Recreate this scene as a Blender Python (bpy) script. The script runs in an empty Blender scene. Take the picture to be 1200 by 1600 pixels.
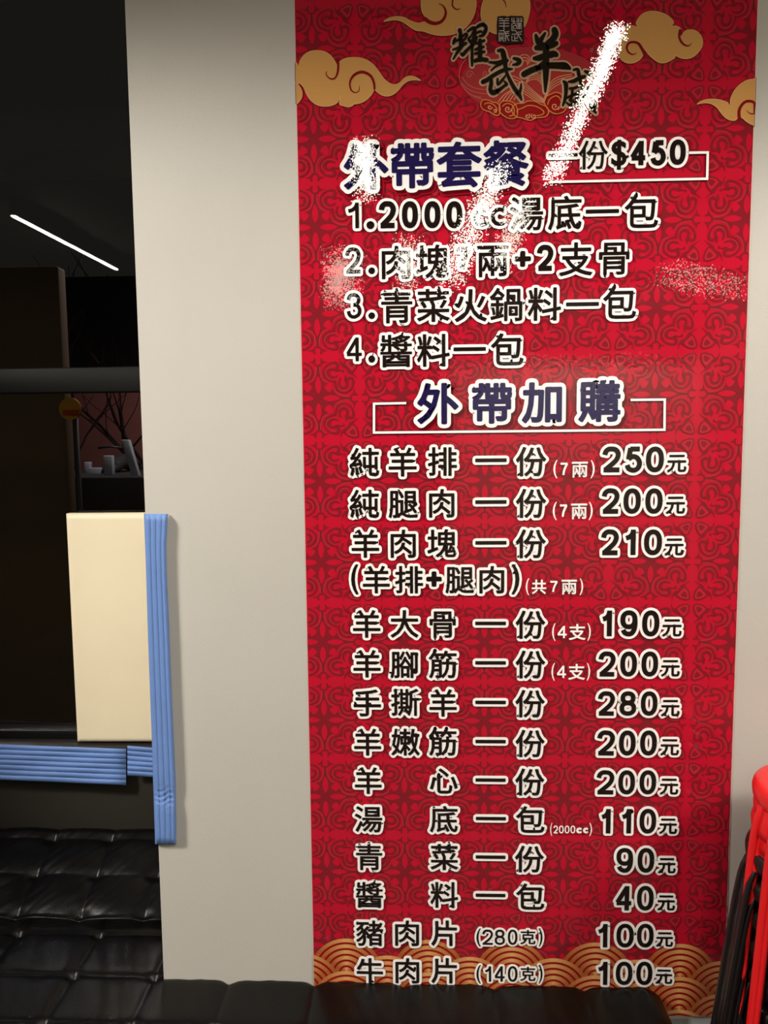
import bpy, bmesh, math, random
from mathutils import Vector, Matrix, noise
from mathutils.geometry import tessellate_polygon
random.seed(7)
SC = bpy.context.scene
COL = SC.collection

# ------------------------------------------------------------------ camera
FPX, CAM_D, CAM_H = 1180.0, 1.5, 1.55          # focal length in pixels of a 1200x1600 frame, distance to the wall, eye height
_D = Vector((0.01001107, 0.99554502, 0.09375444)).normalized()     # world down / right / forward in camera axes
_R = Vector((0.99919716, -0.00632218, -0.03956094)); _R = (_R - _D * _R.dot(_D)).normalized()
_F = _R.cross(_D)
def ray(px, py):
    c = Vector(((px - 600) / FPX, (py - 800) / FPX, 1))
    return Vector((c.dot(_R), c.dot(_F), -c.dot(_D)))
def P(px, py, y=0.0):                           # point of the plane at depth y seen at that place of the frame
    d = ray(px, py); t = (y + CAM_D) / d.y
    return Vector((d.x * t, y, CAM_H + d.z * t))
cam = bpy.data.cameras.new('camera'); camo = bpy.data.objects.new('camera', cam); COL.objects.link(camo)
cx = Vector((_R.x, _F.x, -_D.x)); cyd = Vector((_R.y, _F.y, -_D.y)); cz = Vector((_R.z, _F.z, -_D.z))
camo.matrix_world = Matrix(((cx.x, -cyd.x, -cz.x, 0), (cx.y, -cyd.y, -cz.y, -CAM_D), (cx.z, -cyd.z, -cz.z, CAM_H), (0, 0, 0, 1)))
cam.sensor_fit = 'VERTICAL'; cam.sensor_height = 24; cam.lens = FPX / 1600 * 24
cam.clip_start = .02
SC.camera = camo

# ------------------------------------------------------------------ world, exposure
w = bpy.data.worlds.new('night'); SC.world = w; w.use_nodes = True
w.node_tree.nodes['Background'].inputs[0].default_value = (1, .95, .82, 1)
w.node_tree.nodes['Background'].inputs[1].default_value = .0022
SC.view_settings.view_transform = 'Standard'; SC.view_settings.look = 'None'
SC.view_settings.gamma = 1; SC.view_settings.use_curve_mapping = False
SC.view_settings.exposure = 2.27
SC.cycles.max_bounces = 8

# ------------------------------------------------------------------ light of the room: ceiling spots on both sides of the seat, one added fill
def area(name, loc, size, power, col=(1, .945, .88), rot=(0, 0, 0)):
    l = bpy.data.lights.new(name, 'AREA'); l.shape = 'RECTANGLE'; l.size, l.size_y = size
    l.energy = power; l.color = col
    o = bpy.data.objects.new(name, l); COL.objects.link(o); o.location = loc; o.rotation_euler = rot
    return o
def spot(name, loc, target, power, half, blend, col=(1, .94, .86)):
    l = bpy.data.lights.new(name, 'SPOT'); l.energy = power; l.spot_size = math.radians(half * 2); l.spot_blend = blend; l.shadow_soft_size = .22; l.color = col
    o = bpy.data.objects.new(name, l); COL.objects.link(o); o.location = loc
    o.rotation_euler = (Vector(target) - Vector(loc)).to_track_quat('-Z', 'Y').to_euler(); return o
spot('ceiling_spot_light', (-2.2, -1.2, 2.7), (.1, 0, .92), 84, 26.5, .38)
spot('ceiling_spot_light', (1.9, -1.2, 2.7), (.0, 0, .90), 42, 26, .38)
area('panel_fill_light', (1.6, -5.2, 2.6), (1.6, .2), 9, rot=(math.radians(-70), 0, 0))  # added light, brightens the pale panel that the banner mirrors
LAMP_E = 15.0

# ------------------------------------------------------------------ helpers
def lin(c):
    return tuple((v / 255 / 12.92 if v / 255 <= .04045 else ((v / 255 + .055) / 1.055) ** 2.4) for v in c)
def link(name, me, parent=None, mat=None):
    o = bpy.data.objects.new(name, me); COL.objects.link(o)
    if parent: o.parent = parent
    if mat: me.materials.append(mat)
    return o
def empty(name, loc, label, cat, group=None):
    o = bpy.data.objects.new(name, None); COL.objects.link(o); o.location = loc
    return tag(o, label, cat, group)
def tag(o, label, cat, group=None):
    o['label'] = label; o['category'] = cat
    if group: o['group'] = group
    return o
def struct(o): o['kind'] = 'structure'; return o
def fix_parent(o):                              # keep world coordinates of a mesh written in world space
    o.matrix_parent_inverse = Matrix.Translation(o.parent.location).inverted(); return o
def material(name, col, rough=.5, spec=.5, metal=0, coat=0, coat_rough=.05, noise_scale=None, var=.04, bump=None, bump_scale=200):
    m = bpy.data.materials.new(name); m.use_nodes = True; nt = m.node_tree; b = nt.nodes['Principled BSDF']
    c = tuple(v * .84 for v in lin(col))
    b.inputs['Roughness'].default_value = rough; b.inputs['Specular IOR Level'].default_value = spec
    b.inputs['Metallic'].default_value = metal; b.inputs['Coat Weight'].default_value = coat
    b.inputs['Coat Roughness'].default_value = coat_rough
    tc = nt.nodes.new('ShaderNodeTexCoord')
    n = nt.nodes.new('ShaderNodeTexNoise'); n.inputs['Scale'].default_value = noise_scale or 6; n.inputs['Detail'].default_value = 5
    nt.links.new(tc.outputs['Object'], n.inputs['Vector'])
    r = nt.nodes.new('ShaderNodeValToRGB')
    r.color_ramp.elements[0].position = .3; r.color_ramp.elements[1].position = .7
    r.color_ramp.elements[0].color = (*[v * (1 - var) for v in c], 1); r.color_ramp.elements[1].color = (*[min(1, v * (1 + var)) for v in c], 1)
    nt.links.new(n.outputs['Fac'], r.inputs['Fac']); nt.links.new(r.outputs['Color'], b.inputs['Base Color'])
    if bump:
        n2 = nt.nodes.new('ShaderNodeTexNoise'); n2.inputs['Scale'].default_value = bump_scale; n2.inputs['Detail'].default_value = 4
        nt.links.new(tc.outputs['Object'], n2.inputs['Vector'])
        bp = nt.nodes.new('ShaderNodeBump'); bp.inputs['Strength'].default_value = 1; bp.inputs['Distance'].default_value = bump
        nt.links.new(n2.outputs['Fac'], bp.inputs['Height']); nt.links.new(bp.outputs['Normal'], b.inputs['Normal'])
        if coat: nt.links.new(bp.outputs['Normal'], b.inputs['Coat Normal'])
    return m
def emission(name, col, strength):
    m = bpy.data.materials.new(name); m.use_nodes = True; nt = m.node_tree; nt.nodes.clear()
    e = nt.nodes.new('ShaderNodeEmission'); e.inputs[0].default_value = (*lin(col), 1); e.inputs[1].default_value = strength
    o = nt.nodes.new('ShaderNodeOutputMaterial'); nt.links.new(e.outputs[0], o.inputs[0]); return m
def box_me(name, x0, x1, y0, y1, z0, z1, bev=0, seg=2):
    bm = bmesh.new(); r = bmesh.ops.create_cube(bm, size=1)
    for v in bm.verts: v.co = Vector(((x0 + x1) / 2 + v.co.x * (x1 - x0), (y0 + y1) / 2 + v.co.y * (y1 - y0), (z0 + z1) / 2 + v.co.z * (z1 - z0)))
    if bev:
        bmesh.ops.bevel(bm, geom=bm.edges[:], offset=bev, segments=seg, affect='EDGES', profile=.5)
    me = bpy.data.meshes.new(name); bm.to_mesh(me); bm.free()
    if bev: me.shade_smooth()
    return me
def box(name, x0, x1, y0, y1, z0, z1, mat, parent=None, bev=0, seg=2):
    o = link(name, box_me(name, x0, x1, y0, y1, z0, z1, bev, seg), parent, mat)
    if parent: fix_parent(o)
    return o
def grid_obj(name, nu, nv, fn, mat, parent=None, closed_u=False):
    vs = [fn(i / (nu if closed_u else nu - 1), j / (nv - 1)) for j in range(nv) for i in range(nu)]
    fs = []
    for j in range(nv - 1):
        for i in range(nu if closed_u else nu - 1):
            k = (i + 1) % nu
            fs.append((j * nu + i, j * nu + k, (j + 1) * nu + k, (j + 1) * nu + i))
    me = bpy.data.meshes.new(name); me.from_pydata(vs, [], fs); me.shade_smooth()
    bm = bmesh.new(); bm.from_mesh(me); bmesh.ops.recalc_face_normals(bm, faces=bm.faces[:]); bm.to_mesh(me); bm.free()
    o = link(name, me, parent, mat)
    if parent: fix_parent(o)
    return o
def tube_me(name, pts, rad, n=8, cap=True):
    vs, fs = [], []
    pts = [Vector(p) for p in pts]
    for i, p in enumerate(pts):
        t = (pts[min(i + 1, len(pts) - 1)] - pts[max(i - 1, 0)]).normalized()
        a = t.cross(Vector((0, 0, 1)));  a = a.normalized() if a.length > .01 else Vector((1, 0, 0)); b = t.cross(a)
        r = rad[i] if isinstance(rad, (list, tuple)) else rad
        for k in range(n):
            q = 2 * math.pi * k / n; vs.append(p + a * (r * math.cos(q)) + b * (r * math.sin(q)))
    for i in range(len(pts) - 1):
        for k in range(n): fs.append((i * n + k, i * n + (k + 1) % n, (i + 1) * n + (k + 1) % n, (i + 1) * n + k))
    if cap: fs.append(tuple(range(n))[::-1]); fs.append(tuple(range((len(pts) - 1) * n, len(pts) * n)))
    me = bpy.data.meshes.new(name); me.from_pydata(vs, [], fs); me.shade_smooth(); return me

# ------------------------------------------------------------------ materials
M_WALL = material('painted wall', (205, 201, 193), .6, .3, noise_scale=3, var=.02, bump=.0006, bump_scale=350)
M_ROOM = material('room plaster', (120, 112, 100), .8, .2)
M_LIGHTROOM = material('pale veil panel', (215, 205, 190), .8, .2)
M_DARKROOM = material('dark room plaster', (52, 48, 42), .9, .2)
M_CEIL = material('dark ceiling', (100, 97, 90), .9, .2)
M_FLOOR = material('dark floor tile', (70, 66, 62), .4, .5)
M_FRAME = material('charcoal window frame', (20, 20, 19), .45, .3, bump=.0003, bump_scale=400)
M_FRAMEB = material('black window frame', (7, 7, 7), .4, .5)
M_PANEL = material('dark brown wall panel', (46, 43, 37), .7, .3)
M_LEDGE = material('dark stone ledge', (45, 40, 38), .3, .5)
M_LEATHER = material('black leather', (5, 4, 4), .36, .26, coat=.0, coat_rough=.3, noise_scale=30, var=.15, bump=.0003, bump_scale=260)
M_BLUE = material('blue foam', (114, 149, 213), .55, .3, noise_scale=40, var=.03, bump=.0004, bump_scale=500)
M_CREAM = material('cream leatherette', (252, 238, 205), .5, .35, noise_scale=8, var=.02, bump=.0002, bump_scale=700)
M_RED = material('red plastic', (232, 30, 34), .28, .5, noise_scale=10, var=.04, bump=.0002, bump_scale=60)
M_BLACK = material('black plastic', (22, 18, 18), .35, .5)
M_SKIRT = material('grey skirting', (140, 145, 142), .5, .4)

# ------------------------------------------------------------------ the room
WX = -.5427                                     # the pillar's left corner
REC = .50                                       # depth of the window behind the pillar's face
struct(box('wall_back', WX, 2.9, 0, .56, 0, 2.9, M_WALL))
struct(box('floor', -3, 2.9, -6.2, .56, -.1, 0, M_FLOOR))
struct(box('ceiling', -3, 2.9, -6.2, .56, 2.8, 2.9, M_CEIL))
struct(box('wall_left', -3.1, -3, -6.2, .56, 0, 2.9, M_DARKROOM))
struct(box('wall_right', 2.9, 3, -6.2, .56, 0, 2.9, M_ROOM))
struct(box('wall_front', -3, 2.9, -6.3, -6.2, 0, 2.9, M_DARKROOM))
struct(box('shade_bulkhead', -3, 2.9, -.27, 0, 2.495, 2.8, M_WALL))  # unseen bulkhead, added to shade the top of the wall
struct(box('veil_panel', .35, 2.9, -6.2, -6.12, 0, 2.3, M_LIGHTROOM))          # unseen pale panel added for the veil it mirrors in the banner
struct(box('baseboard_back', .46, 2.9, -.03, 0, 0, P(1117, 1589).z - .004, M_SKIRT, bev=.003))
zl = P(60, 1158, .47).z                         # top of the ledge
struct(box('wall_left_panel', -3, WX, .455, .56, 0, zl - .03, M_PANEL))
# window beside the pillar: two panes, transom, lower rail
yg = REC
z_tr0, z_tr1 = P(110, 613, yg - .02).z, P(110, 574, yg - .02).z
z_bot = P(60, 1141, yg - .015).z
win = bpy.data.objects.new('window_1', None); COL.objects.link(win); win.location = (-1.7, yg, zl); struct(win)
box('transom', -3, WX, yg - .02, yg + .03, z_tr0, z_tr1, M_FRAME, win, bev=.003)
box('lower_rail', -3, WX, yg - .015, yg + .03, zl, z_bot, M_FRAMEB, win, bev=.002)
box('upper_rail', -3, WX, yg - .015, yg + .03, 2.72, 2.8, M_FRAMEB, win, bev=.002)
box('side_jamb', -3, -2.95, yg - .015, yg + .03, zl, 2.8, M_FRAMEB, win, bev=.002)
def glass_mat():
    m = bpy.data.materials.new('window glass'); m.use_nodes = True; nt = m.node_tree; nt.nodes.clear()
    o = nt.nodes.new('ShaderNodeOutputMaterial'); mix = nt.nodes.new('ShaderNodeMixShader')
    tr = nt.nodes.new('ShaderNodeBsdfTransparent'); tr.inputs[0].default_value = (.75, .76, .74, 1)
    g = nt.nodes.new('ShaderNodeBsdfGlossy'); g.inputs['Roughness'].default_value = .004
    fr = nt.nodes.new('ShaderNodeFresnel'); fr.inputs[0].default_value = 1.5
    mul = nt.nodes.new('ShaderNodeMath'); mul.operation = 'MULTIPLY'; mul.inputs[1].default_value = 1.6
    nt.links.new(fr.outputs[0], mul.inputs[0]); nt.links.new(mul.outputs[0], mix.inputs[0])
    nt.links.new(tr.outputs[0], mix.inputs[1]); nt.links.new(g.outputs[0], mix.inputs[2]); nt.links.new(mix.outputs[0], o.inputs[0])
    return m
M_GLASS = glass_mat()
def pane(z0, z1):
    me = bpy.data.meshes.new('pane'); me.from_pydata([(-2.95, yg, z0), (WX, yg, z0), (WX, yg, z1), (-2.95, yg, z1)], [], [(0, 1, 2, 3)])
    fix_parent(link('pane', me, win, M_GLASS))
pane(z_tr1, 2.72); pane(z_bot, z_tr0)
led = box('trim_2', -3, WX, .435, .56, zl - .03, zl, M_LEDGE, bev=.003); struct(led)

# strip lamps under the ceiling (they mirror in the glossy banner and in the window)
def strip_lamp(x0, y0, x1, y1, width, strength, label, z=2.7, group=None):
    c = Vector(((x0 + x1) / 2, (y0 + y1) / 2, z)); L = math.hypot(x1 - x0, y1 - y0)
    t = empty('strip_lamp', c, label, 'lamp', group); t.rotation_euler = (0, 0, math.atan2(x0 - x1, y1 - y0))
    link('housing', box_me('housing', -width * .7, width * .7, -L / 2 - .01, L / 2 + .01, .003, .09, .004), t, M_FRAMEB)
    link('diffuser', box_me('diffuser', -width / 2, width / 2, -L / 2, L / 2, -.004, .003), t, emission('lamp diffuser', (255, 244, 222), strength))
def mirror(px, py, yplane, z):                  # where a lamp hangs whose mirror image shows at that place
    d = ray(px, py); t = (yplane + CAM_D) / d.y; q = Vector((0, -CAM_D, CAM_H)) + d * t
    d.y = -d.y; return q + d * ((z - q.z) / d.z)
a, b = mirror(20, 337, REC, 2.7), mirror(182, 421, REC, 2.7)
strip_lamp(a.x, a.y, b.x, b.y, .022, LAMP_E, 'thin strip lamp on the left of the ceiling')
for (p, q, wd, k, lb) in [  # short, dim and slanting lamps are added to make the banner's extra glints
    ((965, 45), (862, 280), .040, 1.0, 'strip lamp nearest the banner on the ceiling'),
    ((779, 262), (702, 440), .070, .55, 'strip lamp behind the nearest one on the ceiling'),
    ((568, 225), (572, 305), .075, .45, 'short added strip lamp in the middle of the ceiling'),
    ((536, 400), (530, 470), .16, .13, 'dim added strip lamp far back on the left of the ceiling'),
    ((640, 380), (636, 445), .09, .30, 'dim added strip lamp far back in the middle of the ceiling'),
    ((812, 325), (785, 410), .075, .30, 'dim added strip lamp far back on the right of the ceiling'),
    ((1040, 425), (1165, 455), .12, .12, 'dim slanting added strip lamp in the far right corner of the ceiling')]:
    a, b = mirror(*p, 0, 2.7), mirror(*q, 0, 2.7)
    strip_lamp(a.x, a.y, b.x, b.y, wd, LAMP_E * k, lb)

# ------------------------------------------------------------------ flat print of the banner: layers of coloured shapes
def print_mat():
    m = bpy.data.materials.new('laminated print'); m.use_nodes = True; nt = m.node_tree; b = nt.nodes['Principled BSDF']
    at = nt.nodes.new('ShaderNodeAttribute'); at.attribute_name = 'Col'
    nt.links.new(at.outputs['Color'], b.inputs['Base Color']); nt.links.new(at.outputs['Alpha'], b.inputs['Alpha'])
    b.inputs['Roughness'].default_value = .5; b.inputs['Specular IOR Level'].default_value = .0
    b.inputs['Coat Weight'].default_value = 1; b.inputs['Coat Roughness'].default_value = .008; b.inputs['Coat IOR'].default_value = 1.5
    g = nt.nodes.new('ShaderNodeNewGeometry')
    n2 = nt.nodes.new('ShaderNodeTexNoise'); n2.inputs['Scale'].default_value = 7; n2.inputs['Detail'].default_value = 1
    b2 = nt.nodes.new('ShaderNodeBump'); b2.inputs['Distance'].default_value = .0005; b2.inputs['Strength'].default_value = 1
    nt.links.new(g.outputs['Position'], n2.inputs['Vector']); nt.links.new(n2.outputs['Fac'], b2.inputs['Height'])
    vo = nt.nodes.new('ShaderNodeTexVoronoi'); vo.inputs['Scale'].default_value = 520
    nt.links.new(g.outputs['Position'], vo.inputs['Vector'])
    sub = nt.nodes.new('ShaderNodeVectorMath'); sub.operation = 'SUBTRACT'; sub.inputs[1].default_value = (.5, .5, .5)
    sc = nt.nodes.new('ShaderNodeVectorMath'); sc.operation = 'SCALE'; sc.inputs['Scale'].default_value = .019
    ad = nt.nodes.new('ShaderNodeVectorMath'); ad.operation = 'ADD'; no = nt.nodes.new('ShaderNodeVectorMath'); no.operation = 'NORMALIZE'
    nt.links.new(vo.outputs['Color'], sub.inputs[0]); nt.links.new(sub.outputs[0], sc.inputs[0]); nt.links.new(sc.outputs[0], ad.inputs[0])
    nt.links.new(b2.outputs['Normal'], ad.inputs[1]); nt.links.new(ad.outputs[0], no.inputs[0]); nt.links.new(no.outputs[0], b.inputs['Coat Normal'])
    return m
M_PRINT = print_mat()
class Print:
    def __init__(s, depth): s.v = []; s.f = []; s.c = []; s.d = depth; s.n = 0
    def poly(s, pts, col, d=None):              # convex polygon of (x, z) points on the wall
        s.n += 1; y = -(s.d if d is None else d) - (s.n % 23) * 4e-6
        i = len(s.v); s.v += [(p[0], y, p[1]) for p in pts]; s.f.append(tuple(range(i, i + len(pts)))); s.c.append(col)
    def tri_fill(s, pts, col, d=None):
        tri = tessellate_polygon([[Vector((p[0], p[1], 0)) for p in pts]])
        for t in tri: s.poly([pts[k] for k in t], col, d)
    def disc(s, c, r, col, d=None, n=10):
        s.poly([(c[0] + r * math.cos(2 * math.pi * k / n), c[1] + r * math.sin(2 * math.pi * k / n)) for k in range(n)], col, d)
    def ribbon(s, pts, wid, col, d=None, cap=True, n=8):   # wid: full width (number or list)
        W = wid if isinstance(wid, (list, tuple)) else [wid] * len(pts)
        nn = []
        for i in range(len(pts)):
            a = pts[max(i - 1, 0)]; b = pts[min(i + 1, len(pts) - 1)]
            dx, dz = b[0] - a[0], b[1] - a[1]; l = math.hypot(dx, dz) or 1e-9
            nn.append((-dz / l, dx / l))
        for i in range(len(pts) - 1):
            p, q = pts[i], pts[i + 1]; a, b = W[i] / 2, W[i + 1] / 2
            s.poly([(p[0] + nn[i][0] * a, p[1] + nn[i][1] * a), (p[0] - nn[i][0] * a, p[1] - nn[i][1] * a),
                    (q[0] - nn[i + 1][0] * b, q[1] - nn[i + 1][1] * b), (q[0] + nn[i + 1][0] * b, q[1] + nn[i + 1][1] * b)], col, d)
        if cap:
            s.disc(pts[0], W[0] / 2, col, d, n); s.disc(pts[-1], W[-1] / 2, col, d, n)
    def build(s, name, parent, label=None, kind=None):
        me = bpy.data.meshes.new(name); me.from_pydata(s.v, [], s.f)
        at = me.color_attributes.new('Col', 'FLOAT_COLOR', 'CORNER')
        buf = []
        for f, c in zip(s.f, s.c):
            k_ = 1.0 if min(c[:3]) > 225 else .84      # the white of the print is the bare film, inks are deeper
            cc = (*[v * k_ for v in lin(c[:3])], 1.0)
            buf += list(cc) * len(f)
        at.data.foreach_set('color', buf)
        bm = bmesh.new(); bm.from_mesh(me)
        for f in bm.faces:
            if f.normal.y > 0: f.normal_flip()
        bm.to_mesh(me); bm.free()
        o = link(name, me, parent, M_PRINT); fix_parent(o)
        if label: o['label'] = label
        if kind: o['kind'] = kind
        return o
def W2(px, py): q = P(px, py, 0); return (q.x, q.z)
def spline(pts, closed=False, sub=5):           # Catmull-Rom through points (any tuple length)
    n = len(pts); out = []
    rng = range(n) if closed else range(n - 1)
    for i in rng:
        g = lambda k: pts[k % n] if closed else pts[max(0, min(n - 1, k))]
        p0, p1, p2, p3 = g(i - 1), g(i), g(i + 1), g(i + 2)
        for s in range(sub):
            t = s / sub
            out.append(tuple(.5 * (2 * b + (c - a) * t + (2 * a - 5 * b + 4 * c - d) * t * t + (3 * b - 3 * c + d - a) * t ** 3)
                             for a, b, c, d in zip(p0, p1, p2, p3)))
    if not closed: out.append(tuple(pts[-1]))
    return out
PX = .86 / 690                                  # metres for one pixel on the wall (about)

BX0, BX1 = -.2195, .6404; BZ0, BZ1 = P(1117, 1587).z, 2.49
RED = (204, 26, 52); MID = (184, 50, 60); DRK = (140, 34, 44)
WHITE = (255, 252, 250); INK = (34, 24, 22); NAVY = (38, 30, 84)
banner = empty('menu_banner', (0, -.001, BZ0), 'tall glossy red takeaway menu banner hung flat on the grey pillar wall', 'banner')
sheet = Print(.0010)
sheet.poly([(BX0, BZ0), (BX1, BZ0), (BX1, BZ1), (BX0, BZ1)], (238, 200, 190))
sheet.poly([(BX0 + .0012, BZ0), (BX1 - .0018, BZ0), (BX1 - .0018, BZ1), (BX0 + .0012, BZ1)], RED, .0013)
sheet.build('sheet', banner)

# damask ground: one quarter of a tile, mirrored four ways
T = .0818                                       # half a tile
S0 = (-.1867, 2.1255)                           # centre of one star
pat = Print(.0016)
q_dark_field = [(0, .49), (.035, .47), (.075, .40), (.14, .36), (.30, .345), (.345, .30), (.36, .14), (.40, .075), (.47, .035), (.49, 0)]
def quarter(cx_, cz_, sx, sz):
    def tr(p): return (cx_ + sx * p[0] * T, cz_ + sz * p[1] * T)
    def fill(pts, col, d): 
        pp = [tr(p) for p in pts]
        if all(BX0 < p[0] < BX1 for p in pp) : pat.tri_fill(pp, col, d); return
        pp = [(min(max(p[0], BX0 + .0015), BX1 - .002), p[1]) for p in pp]; pat.tri_fill(pp, col, d)
    def line(pts, wd, col, d):
        pts = spline(pts, False, 3)
        pp = [tr(p[:2]) for p in pts]
        run = []
        ws = [p[2] * T for p in pts] if len(pts[0]) > 2 else [wd * T] * len(pp)
        rw = []
        for p, ww in zip(pp, ws):
            if BX0 + .003 < p[0] < BX1 - .003: run.append(p); rw.append(ww)
            else:
                if len(run) > 1: pat.ribbon(run, rw, col, d, cap=False)
                run = []; rw = []
        if len(run) > 1: pat.ribbon(run, rw, col, d, cap=False)
    def both(fn, pts, *a):
        fn(pts, *a); fn([(p[1], p[0], *p[2:]) for p in pts], *a)
    K = lambda pts: [((p[0] - 105) / 1034, (1165 - p[1]) / 1034, *[v / 1034 for v in p[2:]]) for p in pts]
    half = K([(105, 345), (128, 400), (138, 520), (165, 640), (220, 735), (300, 783)])
    fill([(0, 0)] + half + [(.31, .31)] + [(q[1], q[0]) for q in half[::-1]], DRK, .0016)
    both(fill, K([(105, 1058), (150, 1000), (178, 900), (180, 800), (152, 690), (105, 608)]), RED, .0019)
    hh = K([(350, 775), (345, 810), (290, 845), (252, 880), (285, 945)])
    fill(hh + [(q[1], q[0]) for q in hh[::-1]] + K([(450, 900), (475, 820), (440, 770)]), RED, .0019)
    both(line, K([(150, 380), (155, 520), (192, 650), (262, 735), (350, 765)]), .030, MID, .0018)
    both(line, K([(285, 380), (283, 500), (310, 600), (370, 655), (440, 668), (545, 672)]), .030, MID, .0018)
    both(line, K([(300, 400), (345, 340), (450, 345), (530, 355)]), .026, MID, .0018)
    both(line, K([(800, 595, 22), (785, 680, 50), (800, 730, 66), (850, 690, 70), (930, 675, 62), (975, 730, 56), (965, 830, 50), (920, 935, 46), (840, 1005, 46), (740, 1030, 44), (640, 1005, 44), (570, 940, 42), (530, 840, 42), (510, 735, 44), (515, 745, 44)]), None, DRK, .0021)
    both(line, K([(668, 665, 22), (630, 730, 40), (620, 820, 56), (665, 895, 62), (740, 915, 62), (810, 880, 56), (822, 800, 50), (800, 740, 50)]), None, DRK, .0021)
    fill(K([(660, 485), (740, 465), (755, 500), (722, 560), (710, 510)]), DRK, .0021)
    line(K([(640, 185, 12), (672, 300, 26), (720, 385, 26), (790, 415, 26), (845, 475, 28), (885, 550, 26), (985, 598, 26), (1085, 680, 12)]), None, DRK, .0021)
    fill(K([(662, 310), (770, 285), (800, 400), (720, 390)]), DRK, .0020); fill(K([(860, 470), (975, 505), (970, 600), (880, 560)]), DRK, .0020)
    tear = K([(760, 330), (800, 262), (870, 222), (990, 192), (1062, 208), (1078, 280), (1048, 400), (1008, 470), (940, 510), (850, 420)])
    fill(spline(tear, True, 2), RED, .0022)
    line([(*p, .034) for p in tear + tear[:1]], None, DRK, .0023)
    tin = K([(870, 320), (900, 275), (990, 250), (1020, 280), (995, 370), (950, 400), (905, 360)])
    line([(*p, .024) for p in K([(830, 320), (880, 262), (990, 225), (1045, 240), (1040, 300), (1008, 390), (950, 440), (880, 390), (830, 320)])], None, MID, .0023)
    fill(spline(tin, True, 2), DRK, .0023)
    both(fill, K([(1000, 915), (1020, 1030), (1090, 1078), (1085, 1104), (1010, 1090), (950, 1100), (925, 1165), (880, 1165), (900, 1105), (950, 1060), (985, 1000)]), DRK, .0019)
    both(fill, K([(640, 1165), (680, 1122), (800, 1140), (905, 1150), (930, 1165)]), DRK, .0017)
for i in range(0, 6):
    for j in range(-13, 5):
        if j == -13: pass
        sx0 = S0[0] + i * 2 * T; sz0 = S0[1] + j * 2 * T
        for a_ in (1, -1):
            for b_ in (1, -1):
                if a_ == -1 and sx0 - T > BX1: continue
                if sx0 + (T if a_ > 0 else 0) < BX0 or (a_ > 0 and sx0 > BX1): continue
                zt = sz0 + b_ * T
                if min(sz0, zt) < BZ0 + .02 or max(sz0, zt) > BZ1: continue
                quarter(sx0, sz0, a_, b_)
pat.build('damask_pattern', banner, 'dark red scroll and petal ground pattern', 'stuff')

# clouds
def crop_pts(pts, ox, oy, sc): return [tuple(W2(ox + p[0] / sc, oy + p[1] / sc)) + tuple(v * PX / sc for v in p[2:]) for p in pts]
def clampx(p): return (min(max(p[0], BX0 + .0012), BX1 - .0018),) + tuple(p[1:])
GOLD = (220, 164, 96); CUT = (140, 26, 30)
def cloud(outlines, cuts, ox, oy, sc, label):
    pr = Print(.0024)
    for o_ in outlines:
        pts = [clampx(p) for p in crop_pts(spline(o_, True, 3), ox, oy, sc)]
        pr.ribbon(pts + pts[:1], .0036, (120, 20, 26), .0023, cap=False)
        pr.ribbon(pts + pts[:1], .0012, (236, 180, 120), .0028, cap=False)
        pr.tri_fill(pts, GOLD, .0025)
    for c_ in cuts:
        pts = [clampx(p) for p in crop_pts(spline(c_, False, 4), ox, oy, sc)]
        pr.ribbon([p[:2] for p in pts], [p[2] for p in pts], CUT, .0030)
    pr.build('cloud', banner, label)
cloud([[(42, 170), (62, 190), (70, 220), (75, 165), (110, 105), (165, 68), (235, 57), (310, 72), (365, 115), (400, 170), (415, 200), (430, 160), (480, 130), (540, 120), (610, 122), (670, 140), (730, 180), (780, 240), (830, 310), (880, 350), (930, 362), (975, 340), (1015, 300), (1060, 285), (1110, 295), (1158, 325), (1110, 320), (1050, 328), (1000, 360), (950, 420), (900, 455), (850, 465), (800, 450), (755, 415), (742, 400), (735, 420), (715, 455), (670, 500), (620, 525), (570, 535), (568, 518), (555, 545), (510, 560), (465, 550), (432, 535), (440, 465), (415, 520), (370, 545), (310, 555), (240, 545), (180, 505), (140, 450), (115, 390), (80, 350), (42, 335)],
        [(40, 355), (75, 375), (100, 430), (90, 490), (40, 530)]],
      [[(420, 140, 20), (421, 200, 20), (415, 255, 18), (395, 300, 15), (360, 312, 13), (325, 290, 9), (312, 260, 7), (322, 243, 4)],
       [(744, 400, 18), (740, 350, 20), (715, 290, 22), (670, 258, 24), (620, 250, 24), (565, 275, 22), (532, 320, 18), (525, 370, 14), (540, 415, 12), (575, 433, 9), (605, 415, 7), (610, 375, 4)]],
      455, 70, 5.714, 'gold cloud at the left edge of the banner')
cloud([[(22, 160), (60, 135), (120, 125), (170, 132), (220, 158), (270, 172), (300, 166), (330, 150), (305, 105), (292, 60), (300, -60), (400, -120), (560, -130), (650, -60), (685, 0), (685, 60), (665, 130), (625, 190), (570, 235), (500, 258), (430, 262), (360, 250), (310, 232), (255, 225), (210, 200), (160, 165), (110, 150), (60, 155)],
       [(800, -50), (745, 0), (725, 60), (722, 130), (745, 190), (790, 235), (850, 255), (920, 255), (990, 235), (1040, 190), (1065, 120), (1075, 50), (1060, -20), (1000, -90), (900, -110)]],
      [[(315, 140, 26), (350, 165, 26), (390, 175, 24), (430, 165, 22), (458, 135, 20), (468, 90, 16), (450, 50, 10), (420, 32, 5)],
       [(522, -10, 12), (515, 40, 11), (530, 65, 9), (555, 75, 7), (572, 65, 4)],
       [(870, -10, 10), (895, 25, 8), (903, 60, 4)]], 595, 0, 4.615, 'gold cloud at the top of the banner')
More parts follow.
